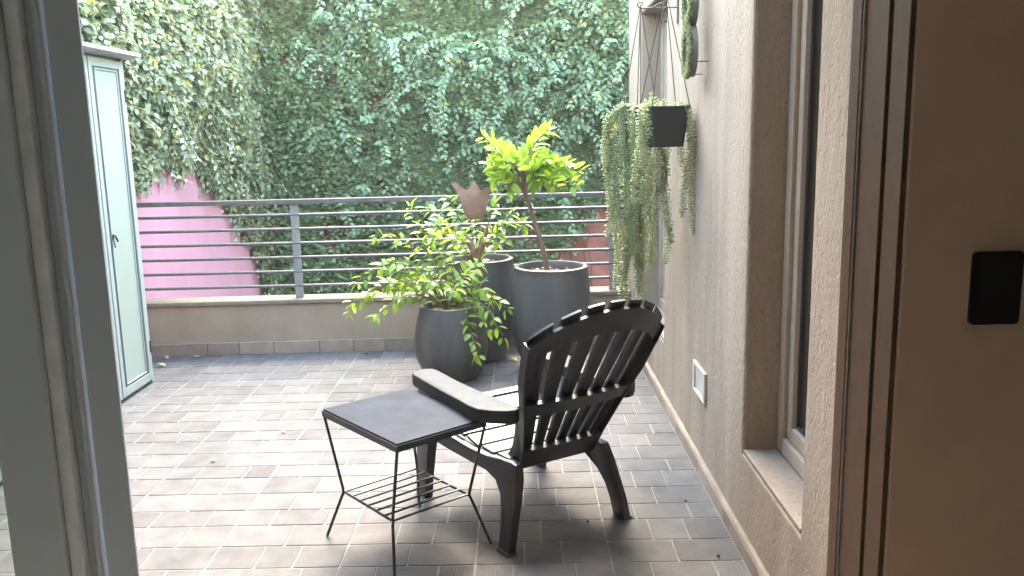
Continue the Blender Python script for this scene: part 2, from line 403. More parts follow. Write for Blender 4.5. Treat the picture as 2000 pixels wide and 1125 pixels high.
# rooms behind the windows, roof
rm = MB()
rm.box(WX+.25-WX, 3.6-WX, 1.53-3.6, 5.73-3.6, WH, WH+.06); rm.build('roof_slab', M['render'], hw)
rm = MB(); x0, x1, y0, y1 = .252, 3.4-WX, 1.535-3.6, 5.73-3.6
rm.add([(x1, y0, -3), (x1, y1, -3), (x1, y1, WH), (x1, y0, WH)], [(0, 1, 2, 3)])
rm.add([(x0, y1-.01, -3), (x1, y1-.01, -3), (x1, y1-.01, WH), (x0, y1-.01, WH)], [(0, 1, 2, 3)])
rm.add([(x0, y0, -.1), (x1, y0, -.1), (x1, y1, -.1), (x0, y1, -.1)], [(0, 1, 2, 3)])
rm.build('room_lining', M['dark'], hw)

# --- front wall of the house (seen from inside), room shell
fw_ = thing('interior_wall', 'dim tan plastered interior wall carrying a black switch plate', 'wall', (.575, 1.4, 0))
mb = MB(); mb.box(.012, 3.2, -.1, .13, -.1, 2.42); mb.build('plaster', M['inwall'], fw_, bevel=.004)
mb = MB(); mb.box(-2.90, .0, -.1, .128, 2.3, 2.42); mb.build('lintel', M['inwall'], fw_)
mb = MB(); mb.box(-3.6, -2.902, -.1, .128, -.1, 2.42); mb.build('plaster', M['inwall'], fw_)
rmf = MB().add([(-3.03, -3.5, 0), (3.4, -3.5, 0), (3.4, 1.299, 0), (-3.03, 1.299, 0)], [(0, 1, 2, 3)]).build('room_floor', M['wood']); tag(rmf, kind='structure')
cl = MB().box(-3.05, 3.5, -3.6, 2.55, 2.422, 2.50).build('ceiling', M['ceil']); tag(cl, kind='structure')
for nm, args in (('back_wall', (-3.05, 3.5, -3.6, -3.502, -.1, 2.42)), ('left_room_wall', (-3.05, -3.032, -3.5, 1.298, -.1, 2.42)), ('right_room_wall', (3.402, 3.5, -3.5, 1.298, -.1, 2.42))):
    tag(MB().box(*args).build(nm, M['roomw']), kind='structure')

# --- party wall (pink), creeper wall (red)
pw = MB().box(LX-.2, LX, 1.53, VY+.2, -3, 3.15).build('garden_wall', M['pink']); tag(pw, 'bright pink painted party wall half hidden by creeper', 'wall')
rw = MB().box(LX+.002, 7, VY, VY+.2, -3, 3.1).build('garden_wall', M['red']); tag(rw, 'dull red boundary wall almost covered by green creeper', 'wall')

# --- parapet with cap, skirting, railing (slightly askew to the floor grid)
PYC = 5.51
pp = thing('parapet_wall', 'low beige rendered parapet with cream cap along the terrace edge', 'wall', (-.9, PYC, 0), PA)
Lh = 1.66
MB().box(-1.63, 1.64, 0, .16, -3, .335).build('render', M['render'], pp)
MB().box(-1.63, 1.63, -.014, .175, .3355, .362).build('cap', M['cap'], pp, bevel=.005)
x = -1.62
while x < 1.62:
    wd = random.choice((.225, .225, .30, .21)); x2 = min(x+wd, 1.62)
    if x2-x < .03: break
    o = link('skirting_tile', MB().box(0, x2-x-.006, -.012, 0, 0, .082).mesh('skirting_tile', M['skirt'], bevel=.002, seg=1), pp); o.location = (x, -.0005, .002); x = x2
rl = thing('railing', 'grey steel railing with horizontal bars on the parapet', 'railing', (-.9, PYC+.07, .362), PA)
MB().box(-1.62, 1.61, -.022, .022, .62, .650).build('top_rail', M['rail'], rl, bevel=.004)
for z in (.910, .8175, .724, .630, .536, .441):
    MB().tube([(-1.62, 0, z-.362), (1.61, 0, z-.362)], .0095, 8).build('bar', M['rail'], rl, smooth=True)
for xx in (-.565, 1.52):
    MB().box(xx-.026, xx+.026, -.007, .007, 0, .619).build('post', M['post'], rl, bevel=.002)

# --- sliding door leaves at the left, jamb at the right
sd = thing('sliding_door', 'dark grey aluminium sliding door leaf with glass pane', 'door', (-.8, 1.42, 0))
def sbox(x0, x1, y0, y1, z0=.02, z1=2.28): return MB().box(x0+.8, x1+.8, y0, y1, z0, z1)
sbox(-.905, -.812, -.03, .02).build('stile', M['alu'], sd, bevel=.003)
sbox(-.811, -.787, -.018, .016).build('lit_side_strip', M['alul'], sd, bevel=.003)  # side face of the stile, its brightness put into the colour
sbox(-.786, -.768, .0, .05).build('stile', M['alu'], sd, bevel=.003)
MB().tube([(-.765+.8, -.004, .02), (-.765+.8, -.004, 2.28)], .006, 10).build('edge_bead', M['alu'], sd, smooth=True)
MB().prism([(.042, .0), (.097, .0), (.0965, .006), (.070, .05), (.042, .05)], lambda p, d: (p[0], p[1]+.006, d), .02, 2.28).build('stile', M['alu'], sd, bevel=.002)
sbox(-2.30, -.9055, -.008, -.002, .09, 2.2).build('pane', M['glass'], sd)
sbox(-2.32, -.9055, -.03, .02, .02, .0885).build('bottom_rail', M['alu'], sd, bevel=.003); sbox(-2.32, -.9055, -.03, .02, 2.2015, 2.28).build('top_rail', M['alu'], sd, bevel=.003)
jm = thing('door_frame', 'warm-light tinted metal door jamb with fine grooves beside the tan wall', 'door frame', (.575, 1.42, 0))
for nm, a0, a1, b0, b1, mt in (('jamb_face', 0, .0115, -.052, .035, 'jamb'), ('pale_edge', -.004, .0115, .0365, .0395, 'jambl'), ('groove', .006, .0115, .041, .055, 'iron'),
        ('jamb_face', .0, .0115, .0565, .078, 'jamb'), ('pale_edge', .003, .0115, .0795, .081, 'jambl'), ('jamb_face', .002, .0115, .0825, .100, 'jamb'), ('jamb_face', .005, .0115, .1015, .1095, 'jamb'),
        ('groove', .007, .0115, -.060, -.0535, 'iron'), ('jamb_face', .003, .0115, -.1185, -.061, 'jamb')):
    MB().box(a0, a1, b0, b1, 0, 2.29).build(nm, M[mt], jm, bevel=.0008, seg=1)

# --- switch plate
poly = []
for cx, cz, a0 in ((.031, .050, 0), (-.031, .050, 90), (-.031, -.050, 180), (.031, -.050, 270)):
    for k in range(5):
        a = math.radians(a0+22.5*k); poly.append((cx+.007*math.cos(a), cz+.007*math.sin(a)))
o = MB().prism(poly, lambda p, d: (p[0], d, p[1]), 0, -.009).build('switch_plate', M['switch'], bevel=.0015)
o.location = (.730, 1.2995, 1.150); tag(o, 'black rounded switch plate on the tan interior wall', 'switch')

# --- outlet box on the stucco wall
ob = thing('outlet_box', 'small cream outlet cover low on the stucco wall', 'outlet', (WX-.001, 3.39, .38))
f = MB(); L2, H2 = .112, .064
f.box(-.012, 0, -L2, L2, H2-.014, H2); f.box(-.012, 0, -L2, L2, -H2, -H2+.014); f.box(-.012, 0, -L2, -L2+.03, -H2+.0145, H2-.0145); f.box(-.012, 0, L2-.03, L2, -H2+.0145, H2-.0145)
f.build('rim', M['vent'], ob, bevel=.003); MB().box(-.005, 0, -L2+.031, L2-.031, -H2+.015, H2-.015).build('cover', M['vent'], ob, bevel=.001)

# ------------------------------------------------------------------ cabinets along the party wall
def cabinet(y0, label):
    wd = .79; x1 = -2.17; dp = .335
    c = thing('storage_cabinet', label, 'cabinet', (x1, y0, .006), 0, 'metal cabinets against the pink wall')
    HB = 1.845
    MB().box(-dp, -.024, 0, wd, 0, HB).build('body', M['cabf'], c, bevel=.003)
    MB().box(-.0235, -.004, wd-.022, wd, 0, HB).build('side_trim', M['cabf'], c, bevel=.003)
    r = MB(); r.prism([(.085, HB+.012), (.085, HB+.030), (-dp, HB+.115), (-dp, HB+.0015), (.0, HB+.0015)], lambda p, d: (p[0], d, p[1]), -.03 if y0 < 4 else .0, wd+.045 if y0 > 4 else wd-.001)
    r.build('roof', M['roofm'], c, bevel=.002)
    for k in (0, 1):
        dw = .376; ya = .004+k*(dw+.012)
        d = bpy.data.objects.new('door', None); COL.objects.link(d); d.parent = c; d.location = (-.022, ya, .02)
        Hd = HB-.035; MB().box(-.0015, .004, -.006 if k == 0 else -.012, dw, 0, Hd).build('backing', M['cabg'], d); fr = MB(); st = .036
        fr.box(0, .022, 0, st, 0, Hd); fr.box(0, .022, dw-st, dw, 0, Hd); fr.box(0, .022, st+.0005, dw-st-.0005, 0, .05); fr.box(0, .022, st+.0005, dw-st-.0005, Hd-.045, Hd)
        fr.build('frame', M['cabf'], d, bevel=.004)
        gk = MB(); q0, q1 = st+.0005, st+.0225
        gk.box(.002, .0205, q0, q1, .0505, Hd-.0455); gk.box(.002, .0205, dw-q1, dw-q0, .0505, Hd-.0455); gk.box(.002, .0205, q1+.0002, dw-q1-.0002, .0505, .0575); gk.box(.002, .0205, q1+.0002, dw-q1-.0002, Hd-.0525, Hd-.0455)
        gk.build('gasket', M['cabg'], d)
        bd = MB(); i0 = q1+.0005
        bd.box(.002, .021, i0, i0+.008, .058, Hd-.053); bd.box(.002, .021, dw-i0-.008, dw-i0, .058, Hd-.053); bd.box(.002, .021, i0+.0085, dw-i0-.0085, .058, .0665); bd.box(.002, .021, i0+.0085, dw-i0-.0085, Hd-.0615, Hd-.053)
        bd.build('bead', M['cabf'], d, bevel=.002)
        MB().box(.001, .0145, i0+.0085, dw-i0-.0085, .067, Hd-.062).build('panel', M['cabp'], d)
        if k == 1:
            h = MB(); h.box(.0150, .024, .062, .082, .862, .892); h.build('lock', M['iron'], d, bevel=.003)
            h = MB(); h.tube([(.020, .070, .885), (.034, .072, .882), (.036, .078, .868), (.036, .09, .850)], .005, 6); h.tube([(.022, .066, .866), (.030, .064, .845), (.030, .066, .820)], .003, 6); h.build('handle', M['iron'], d, smooth=True)
            for hz in (.19, 1.62):
                h = MB(); h.box(.0, .026, dw+.001, dw+.0145, hz-.03, hz+.04); h.build('hinge', M['iron'], d, bevel=.003)
    return c
cabinet(4.062, 'pale green metal cabinet with lock handle standing nearest the parapet')
cabinet(3.262, 'pale green metal cabinet seen through the glass of the sliding door')

# ------------------------------------------------------------------ creepers
def nrm(a): return a/np.linalg.norm(a, axis=1, keepdims=True)
def creeper_far():
    v = thing('climbing_vine', 'dark green creeper with broad leaf sprays covering the red boundary wall', 'vine', (-.6, VY, -2.9))
    O = np.array((-.6, VY, -2.9))
    N = 125000
    x = rng.uniform(LX, 2.3, N); z = rng.uniform(-.9, 3.16, N)
    dep = fbm(x, z, 1.6, 3); cov = fbm(x, z, 2.3, 31) ; fine = fbm(x, z, 7., 57, 2)
    # bare patches: low down by the house, and scattered
    bare = np.exp(-(((x-.95)/.42)**2+((z-.15)/.42)**2))*.75 + np.exp(-(((x+2.05)/.5)**2+((z-2.15)/.3)**2))*.25 + np.clip(-.1-z, 0, 1)*.8
    keep = (cov*.6+fine*.4 - bare) > .34-.05*np.clip(z-1, 0, 2) + rng.normal(0, .07, N)
    x, z, dep, fine = x[keep], z[keep], dep[keep], fine[keep]; n = len(x)
    hang = np.clip((z-.6)/2.4, 0, 1)
    d = .015 + np.clip(dep-.28, 0, 1)*(.25+.55*hang)*rng.uniform(.35, 1, n) + fine*.06
    big = hang*np.clip((x+1.6)/2.5, .15, 1)
    size = rng.uniform(.030, .052, n)*(1+.55*big)
    pos = np.stack([x, VY-d, z], 1)
    Nn = np.stack([rng.normal(0, .5, n), -np.abs(rng.normal(.6, .3, n)), rng.normal(.85, .35, n)], 1)
    Tt = np.stack([rng.normal(0, .8, n), -rng.uniform(0, .6, n), -rng.uniform(-.3, 1, n)], 1)
    leaf_cloud('foliage', pos-O, Tt, Nn, size, np.clip(rng.beta(2, 2.2, n)*.97+(rng.random(n) > .994)*.5, 0, .999), M['vine'], v, LEAF6W)
    # broad-leaved sprays hanging off the wall
    P, TT, NN, SZ, st = [], [], [], [], MB()
    singles = []
    lm = leaf_mesh('leaf', M['vineb'], .26, .09, .14, 4)
    sprays = 0
    while sprays < 560:
        x0 = random.uniform(-2.4, 1.9); z0 = random.uniform(.2, 3.1)
        pr = min(1, max(.05, (z0-.3)/2.2))*min(1, max(.12, (x0+2.0)/1.6))
        if random.random() > pr or fbm(np.array([x0]), np.array([z0]), 1.6, 3)[0] < .36: continue
        sprays += 1
        out = random.uniform(.06, .34)*(.4+.6*min(1, z0/2.2)); p = Vector((x0, VY-out, z0))
        dr = Vector((random.uniform(-1, 1), -random.uniform(.2, .9), random.uniform(-.5, .5))).normalized(); L = random.uniform(.22, .6); ns = int(L/.034)
        pts = [p.copy()]; sgn = 1; lf = random.uniform(.050, .080)
        for k in range(ns):
            dr = (dr + Vector((random.uniform(-.05, .05), 0, -.085))).normalized(); p = p+dr*.034; pts.append(p.copy())
            side = dr.cross(Vector((0, -.5, .85))).normalized(); sgn = -sgn
            for sg in ((sgn,) if k < ns-1 else (1, -1, 0)):
                t = (side*sg*.9+dr*.5+Vector((random.uniform(-.3, .3), random.uniform(-.3, .2), -.25+random.uniform(-.3, .2))))
                nn = Vector((random.uniform(-.35, .35), -.6, .75)); s = lf*random.uniform(.75, 1.15)*(1-.35*k/ns)
                singles.append((len(P), p.copy(), t, nn, s)); P.append(p.copy()); TT.append(t); NN.append(nn); SZ.append(s)
        st.tube(pts[::3]+[pts[-1]], .0028, 3, False)
    # the 300 largest in view stay single leaves
    vis = [q for q in singles if -2.3 < q[1].x < 1.0 and -.1 < q[1].z < 2.55]
    vis.sort(key=lambda q: -q[4]*(1 if q[1].y < VY-.2 else .8)); sel = vis[:300]; ids = {q[0] for q in sel}
    Ov = Vector(O)
    for _, p, t, nn, s in sel: link('leaf', lm, v, frame(p-Ov, t, nn, s))
    kk = [i for i in range(len(P)) if i not in ids]; n = len(kk)
    leaf_cloud('spray_foliage', np.array([P[i] for i in kk])-O, np.array([TT[i] for i in kk]), np.array([NN[i] for i in kk]), np.array([SZ[i] for i in kk]), np.clip(rng.beta(2.2, 2, n)*.97+(rng.random(n) > .992)*.5, 0, .999), M['vineb'], v)
    for k in range(26):
        xx = random.uniform(-2.4, 1.6); zz = -1.2; pts = []
        while zz < 3.0: pts.append((xx, VY-.015-random.uniform(0, .03), zz)); xx += random.uniform(-.09, .09); zz += random.uniform(.12, .25)
        st.tube(pts, .006, 5, False)
    st.v = [tuple(Vector(q)-Ov) for q in st.v]
    tag(st.build('stems', M['vstem'], v), kind='stuff')
creeper_far()
def creeper_left():
    v = thing('climbing_vine', 'sunlit yellow green creeper hanging down the pink party wall', 'vine', (LX, 6.6, -2.9))
    O = np.array((LX, 6.6, -2.9))
    by = np.array([1.5, 4.6, 5.2, 5.64, 5.93, 6.33, 6.65, 6.87, 7.2, 7.48, 7.79, 8.02, 8.1, 8.2]); bz = np.array([1.3, 1.25, 1.1, 1.109, 1.17, 1.13, 1.22, 1.0, .865, .66, .44, .11, -.1, -.6])+.05
    N = 100000
    y = rng.uniform(3.2, VY, N); z = rng.uniform(-.6, 3.2, N)
    edge = np.interp(y, by, bz) + (fbm(y, z*0, 3.5, 77)-.5)*.22 + (fbm(y, z*0, 14., 78, 2)-.5)*.12
    near = (z-edge)
    keep = near > rng.exponential(.05, N)-.03
    keep &= fbm(y, z, 5., 41, 3) > .30+rng.normal(0, .05, N)
    y, z, near = y[keep], z[keep], near[keep]; n = len(y)
    dep = fbm(y, z, 1.8, 9); fine = fbm(y, z, 8., 19, 2)
    d = .012+np.clip(near, 0, .5)*.22*rng.uniform(.3, 1, n)+np.clip(dep-.3, 0, 1)*.35*np.clip(near*1.5, 0, 1)*rng.uniform(.4, 1, n)+fine*.05
    size = rng.uniform(.030, .056, n)*(1+.25*np.clip((z-1.8), 0, 1))
    pos = np.stack([LX+d, y, z], 1)
    Nn = np.stack([np.abs(rng.normal(.7, .35, n)), rng.normal(-.15, .5, n), rng.normal(.6, .4, n)], 1)
    Tt = np.stack([rng.uniform(0, .6, n), rng.normal(0, .7, n), -rng.uniform(-.2, 1, n)], 1)
    leaf_cloud('foliage', pos-O, Tt, Nn, size, np.clip(rng.beta(2, 2, n)*.96+(rng.random(n) > .988)*.5, 0, .999), M['vinel'], v, LEAF6W)
    st = MB(); P, TT, NN, SZ = [], [], [], []
    for k in range(250):
        tip_ = k >= 150
        yy = random.uniform(5., 8.1); e = float(np.interp(yy, by, bz)); zz = e+(random.uniform(-.02, .22) if tip_ else random.uniform(.0, 2.2))
        p = Vector((LX+random.uniform(.05, .22), yy, zz)); dr = Vector((random.uniform(.1, .7), random.uniform(-.8, .8), random.uniform(-.7, .3))).normalized()
        if tip_: p.x = LX+random.uniform(.015, .07); dr = Vector((random.uniform(0, .12), random.uniform(-.35, .35), -1)).normalized()
        L = random.uniform(.06, .2) if tip_ else random.uniform(.12, .4); ns = int(L/.03); pts = [p.copy()]; sg = 1
        for q in range(ns):
            dr = (dr+Vector((-.03, 0, -.10))).normalized(); p = p+dr*.03; pts.append(p.copy()); sg = -sg
            side = dr.cross(Vector((.5, 0, .85))).normalized(); P.append(p.copy()); TT.append(side*sg*.8+dr*.6+Vector((random.uniform(-.2, .2), 0, -.3))); NN.append(Vector((.6, random.uniform(-.4, .3), .7))); SZ.append(random.uniform(.04, .07)*(1-.4*q/ns))
        st.tube(pts, .0022, 3, False)
    n = len(P)
    leaf_cloud('spray_foliage', np.array(P)-O, np.array(TT), np.array(NN), np.array(SZ), np.clip(rng.beta(2.2, 2, n)*.97, 0, .999), M['vinel'], v)
    for (y0, z0, y1, z1) in ((7.9, 1.6, 7.75, .5), (8.0, 2.2, 7.95, .9), (6.6, 1.3, 6.75, 1.1)):
        pts = [(LX+.012+.01*random.random(), y0+(y1-y0)*t+random.uniform(-.025, .025), z0+(z1-z0)*t) for t in np.linspace(0, 1, 9)]; st.tube(pts, .006, 5, False)
    st.v = [tuple(Vector(q)-Vector(O)) for q in st.v]
    tag(st.build('stems', M['vstem'], v), kind='stuff')
creeper_left()

# ------------------------------------------------------------------ pots and plants
def pot(loc, label, h, rr, rb, r0):
    p = thing('plant_pot', label, 'pot', loc, 0, 'charcoal pots by the parapet')
    prof = [(0, .0), (r0*.93, .0), (r0, .012)]
    for k in range(1, 9):
        t = k/9; prof.append((r0+(rb-r0)*math.sin(min(1, t*1.0)*math.pi/2), .012+(h*.40)*t))
    for k in range(0, 9):
        t = k/8; prof.append((rb+(rr-rb)*t**1.8, .012+h*.40+(h*.60-.02)*t))
    prof += [(rr+.002, h-.004), (rr-.004, h), (rr-.022, h), (rr-.027, h-.005), (rr-.030, h-.06), (rr-.032, h-.12)]
    MB().lathe(prof).build('shell', M['pot'], p, smooth=True)
    so_ = MB(); rs = rr-.0305; zz = h-.05
    rings = [[(rs*q/6*math.cos(a), rs*q/6*math.sin(a), zz+(random.uniform(-.008, .012) if q < 6 else 0)) for a in [k*2*math.pi/26 for k in range(26)]] for q in range(1, 7)]
    so_.grid([r+[r[0]] for r in rings]); so_.add(rings[0], [tuple(range(26))]); so_.build('soil', M['soil'], p)
    ch = MB()
    for k in range(90):
        a = random.uniform(0, 6.28); r = rs*.93*math.sqrt(random.random()); q = Quaternion(Vector((random.gauss(0, 1), random.gauss(0, 1), random.gauss(0, 2))).normalized(), random.uniform(0, 6.28))
        s = random.uniform(.008, .022); vs = [q @ Vector(t) + Vector((r*math.cos(a), r*math.sin(a), zz+.010)) for t in ((-s, -s*.4, 0), (s, -s*.3, .002), (s*.8, s*.4, 0), (-s*.7, s*.35, .003), (0, 0, .006))]
        ch.add(vs, [(0, 1, 4), (1, 2, 4), (2, 3, 4), (3, 0, 4), (3, 2, 1, 0)])
    tag(ch.build('bark_chips', M['chip'], p), kind='stuff')
    return p
PF, PM, PR = (-.41, 4.84, .006), (-.25, 5.265, .006), (.183, 4.995, .006)
pot(PF, 'short charcoal pot holding the spreading light green shrub', .430, .174, .214, .150)
pot(PM, 'tall charcoal pot holding the rusty tulip ornament', .638, .208, .222, .150)
pot(PR, 'tall charcoal pot holding the small lime green tree', .622, .216, .240, .160)

def curve(p0, p1, sag, n=9, up=None):
    """arched stem from p0 to p1"""
    p0, p1 = Vector(p0), Vector(p1); out = []
    for i in range(n+1):
        t = i/n; p = p0.lerp(p1, t); p.z += sag*math.sin(math.pi*t); out.append(p)
    return out
lime_leaf = leaf_mesh('leaf', M['leaf_lime'], .25, .10, .12, 6, .85)
bush_leaf = leaf_mesh('leaf', M['leaf_bush'], .235, .09, .22, 6, .70)

def shrub(name, label, base, ends, sz, sp, lm, sagf=.5, cap=300, start=.25, group=None):
    sh = thing(name, label, 'shrub', base); B = Vector(base); nl = 0; items = []
    for e in ends:
        e = Vector(e); hz = math.hypot(e.x-B.x, e.y-B.y)
        pts = curve((0, 0, -.02), e-B, sagf*hz*random.uniform(.5, 1)+.02, 10)
        pts = [p+Vector((random.uniform(-.008, .008), random.uniform(-.008, .008), 0)) for p in pts]
        MB().tube(pts, [.0042-.0028*i/10 for i in range(11)], 5).build('stem', M['twig'], sh, smooth=True)
        L = sum((pts[i+1]-pts[i]).length for i in range(10)); n = int(L*(1-start)/sp)
        for k in range(n+1):
            t = start+(1-start)*k/max(1, n); f = t*10; i = min(9, int(f)); p = pts[i].lerp(pts[i+1], f-i); d = (pts[i+1]-pts[i]).normalized()
            side = d.cross(Vector((0, 0, 1)));
            if side.length < .2: side = Vector((1, 0, 0))
            side.normalize(); a = k*2.4+random.uniform(-.5, .5); q = Quaternion(d, a); side = q @ side
            for sg in (1, -1) if k < n else (1, -1, 0):
                if sg == -1 and random.random() < .18: continue
                tip = side*sg*.8+d*.55+Vector((random.uniform(-.25, .25), random.uniform(-.25, .25), -.18))
                if sg == 0: tip = d+Vector((0, 0, -.15))
                s = sz*random.uniform(.65, 1.15)*(1-.25*t)
                items.append((p+tip.normalized()*.012, tip, Vector((random.uniform(-.5, .5), random.uniform(-.6, .3), 1)), s))
    items.sort(key=lambda q: -q[3])
    for q in items[:cap]: link('leaf', lm, sh, frame(*q))
    ex = items[cap:]
    if ex: leaf_cloud('small_leaves', np.array([q[0] for q in ex]), np.array([q[1] for q in ex]), np.array([q[2] for q in ex]), np.array([q[3] for q in ex]), rng.random(len(ex)), M['leaf_bush'], sh)
    return sh
bx, by_, bz_ = PF[0], PF[1], .40
ends = [(-.95, 4.80, .47), (-.90, 4.72, .60), (-.81, 4.90, .84), (-.74, 4.80, .70), (-.63, 4.95, .99), (-.56, 4.85, .80), (-.46, 4.97, .93), (-.36, 4.92, .80), (-.29, 4.74, .62),
        (-.17, 4.74, .50), (-.09, 4.70, .44), (-.10, 4.60, .30), (-.25, 4.60, .22), (-.19, 4.64, .33), (-.62, 4.64, .54), (-.78, 4.60, .44), (-.5, 4.64, .60), (-.36, 4.64, .56), (-.22, 4.84, .68), (-.86, 4.86, .50), (-.68, 4.70, .56)]
shrub('shrub', 'bushy light green shrub spilling over the short charcoal pot', (bx, by_, bz_), ends + [(e[0]*.93-.03+random.uniform(-.05, .05), e[1]+random.uniform(-.08, .08), e[2]*.9+.03+random.uniform(-.04, .04)) for e in ends[::3]], .080, .044, bush_leaf, .35, 300)
ends = [(-.56, 5.20, .96), (-.43, 5.18, 1.02), (-.32, 5.15, .93), (-.14, 5.2, .98), (-.03, 5.18, .93), (.02, 5.15, .86), (-.5, 5.22, .80), (-.2, 5.08, .80), (-.62, 5.2, .86), (-.08, 5.18, .76), (-.38, 5.1, .78)]
shrub('shrub', 'leafy green shrub growing around the rusty tulip ornament', (-.27, 5.30, .59), ends, .092, .050, bush_leaf, .25, 300, .2)

def lime_tree():
    B = Vector((.165, 4.99, .575)); t = thing('small_tree', 'small tree with glossy lime green leaves and bare leaning trunk', 'tree', B)
    tr = [(0, 0, -.02), (-.012, 0, .08), (-.045, 0, .22), (-.085, 0, .35), (-.125, .005, .48), (-.150, .01, .56)]
    MB().tube(tr, [.017, .0155, .0145, .014, .013, .011], 9).build('trunk', M['bark'], t, smooth=True)
    ends = [(-.19, 4.95, 1.385), (-.14, 5.05, 1.30), (-.08, 4.93, 1.22), (.0, 5.02, 1.24), (.08, 5.06, 1.30), (.185, 5.0, 1.415), (.17, 4.93, 1.26), (.28, 5.02, 1.21), (.355, 5.0, 1.17), (.33, 4.92, 1.09), (.22, 4.88, 1.09), (.11, 4.9, 1.13), (-.14, 5.0, 1.14), (-.06, 4.9, 1.06), (.2, 5.1, 1.16), (-.17, 5.08, 1.22)]
    nl = 0; cr = Vector(tr[-1])
    for q, e in enumerate(ends):
        e = Vector(e)-B; s0 = Vector(tr[-1]) if q % 3 else Vector(tr[-2])
        mid = s0.lerp(e, .45)+Vector((random.uniform(-.02, .02), random.uniform(-.02, .02), .05))
        pts = [s0, s0.lerp(mid, .5)+Vector((0, 0, .012)), mid, mid.lerp(e, .5)+Vector((0, 0, .015)), e]
        MB().tube(pts, [.0068, .0055, .0045, .0035, .002], 6).build('branch', M['bark'], t, smooth=True)
        n = 18
        for k in range(n):
            tt = .38+.62*k/(n-1); f = tt*4; i = min(3, int(f)); p = pts[i].lerp(pts[i+1], f-i); d = (pts[i+1]-pts[i]).normalized()
            a = k*2.3+random.uniform(-.4, .4); side = Quaternion(d, a) @ d.orthogonal().normalized()
            tip = side*.85+d*.6+Vector((0, 0, .12+random.uniform(-.25, .25))); s = random.uniform(.070, .110)*(1.05-.25*tt)
            link('leaf', lime_leaf, t, frame(p+tip.normalized()*.008, tip, Vector((random.uniform(-.6, .6), random.uniform(-.8, .4), .9)), s)); nl += 1
lime_tree()

# tulip ornament: rusty sheet metal on a rod
def tulip():
    t = thing('tulip_ornament', 'rusty metal tulip on a thin stake in the tall pot', 'ornament', (-.255, 5.12, .60))
    MB().tube([(0, 0, -.02), (-.004, 0, .15), (-.008, 0, .32)], .0035, 6).build('stake', M['rust'], t, smooth=True)
    # flower head cut from one dished sheet
    xb = [0, .03, .05, .060, .066, .082, .112]; zb = [0, .006, .026, .062, .105, .140, .181]
    xt = [0, .012, .030, .046, .070, .094, .112]; zt = [.208, .186, .152, .156, .176, .190, .185]
    rows = []
    for i in range(33):
        x = -.112+.224*i/32; q = abs(x); z0 = float(np.interp(q, xb, zb)); z1 = max(z0+.0008, float(np.interp(q, xt, zt)))
        rows.append([(x*1.22-.008, -.020-.035*math.cos(min(1, q/.112)*1.3)*math.sin(min(1, .15+(z0+(z1-z0)*j/7)/.2*.75)*math.pi), .300+(z0+(z1-z0)*j/7)*1.15+(.006 if x < 0 else -.004)*q/.112) for j in range(8)])
    mb = MB().grid(rows); mb.grid([[(x, y+.006, z) for x, y, z in r_] for r_ in rows]); mb.build('flower', M['rust'], t, smooth=True)
    for s in (-1, 1):
        rows = []
        for i in range(10):
            u = i/9; w = .020*math.sin(math.pi*min(1, .12+.86*u))+.001
            cx = s*(.008+.062*u**1.3); z = .05+(.22 if s > 0 else .17)*u
            rows.append([(cx+w*q, -.01-.01*(1-abs(q)), z+s*q*w*-.3) for q in (-1, 0, 1)])
        back = [[(x, y+.003, z) for x, y, z in r] for r in rows]
        mb = MB().grid(rows); mb.grid(back); mb.build('metal_leaf', M['rust'], t, smooth=True)
tulip()

# ------------------------------------------------------------------ hanging planters, succulents, moss eight
def strand(pts, parent, r=.0085, step=.0125):
    """hanging succulent stem with whorls of plump leaves (one mesh)"""
    P = []; acc = 0
    pts = [Vector(p) for p in pts]; mb = MB(); mb.tube(pts, .0022, 4, False)
    tints = [0.3]*len(mb.f)
    # resample
    cum = [0]
    for i in range(len(pts)-1): cum.append(cum[-1]+(pts[i+1]-pts[i]).length)
    s = 0; k = 0
    while s < cum[-1]:
        i = max(j for j in range(len(cum)) if cum[j] <= s); i = min(i, len(pts)-2); t = (s-cum[i])/max(1e-6, cum[i+1]-cum[i]); p = pts[i].lerp(pts[i+1], t); d = (pts[i+1]-pts[i]).normalized(); o = d.orthogonal().normalized()
        tail = min(1, (cum[-1]-s)/.06+.45)
        for q in range(4):
            a = k*.9+q*1.571+random.uniform(-.25, .25); n = Quaternion(d, a) @ o; L = random.uniform(.017, .026)*tail; w = .0042
            ax = (n*.95+d*random.uniform(.1, .5)).normalized(); b1 = ax.cross(d).normalized(); b2 = ax.cross(b1); m_ = p+ax*L*.55; e = p+ax*L
            vs = [p+n*.001, m_+b1*w, m_+b2*w, m_-b1*w, m_-b2*w, e]; fs = [(0, 1, 2), (0, 2, 3), (0, 3, 4), (0, 4, 1), (5, 2, 1), (5, 3, 2), (5, 4, 3), (5, 1, 4)]
            mb.add(vs, fs); tints += [random.random()*.8]*8
        s += step; k += 1
    me = bpy.data.meshes.new('strand'); me.from_pydata(mb.v, [], mb.f); me.materials.append(M['sedum'])
    a = me.attributes.new('tint', 'FLOAT', 'FACE'); a.data.foreach_set('value', tints); me.shade_smooth()
    return link('strand', me, parent)
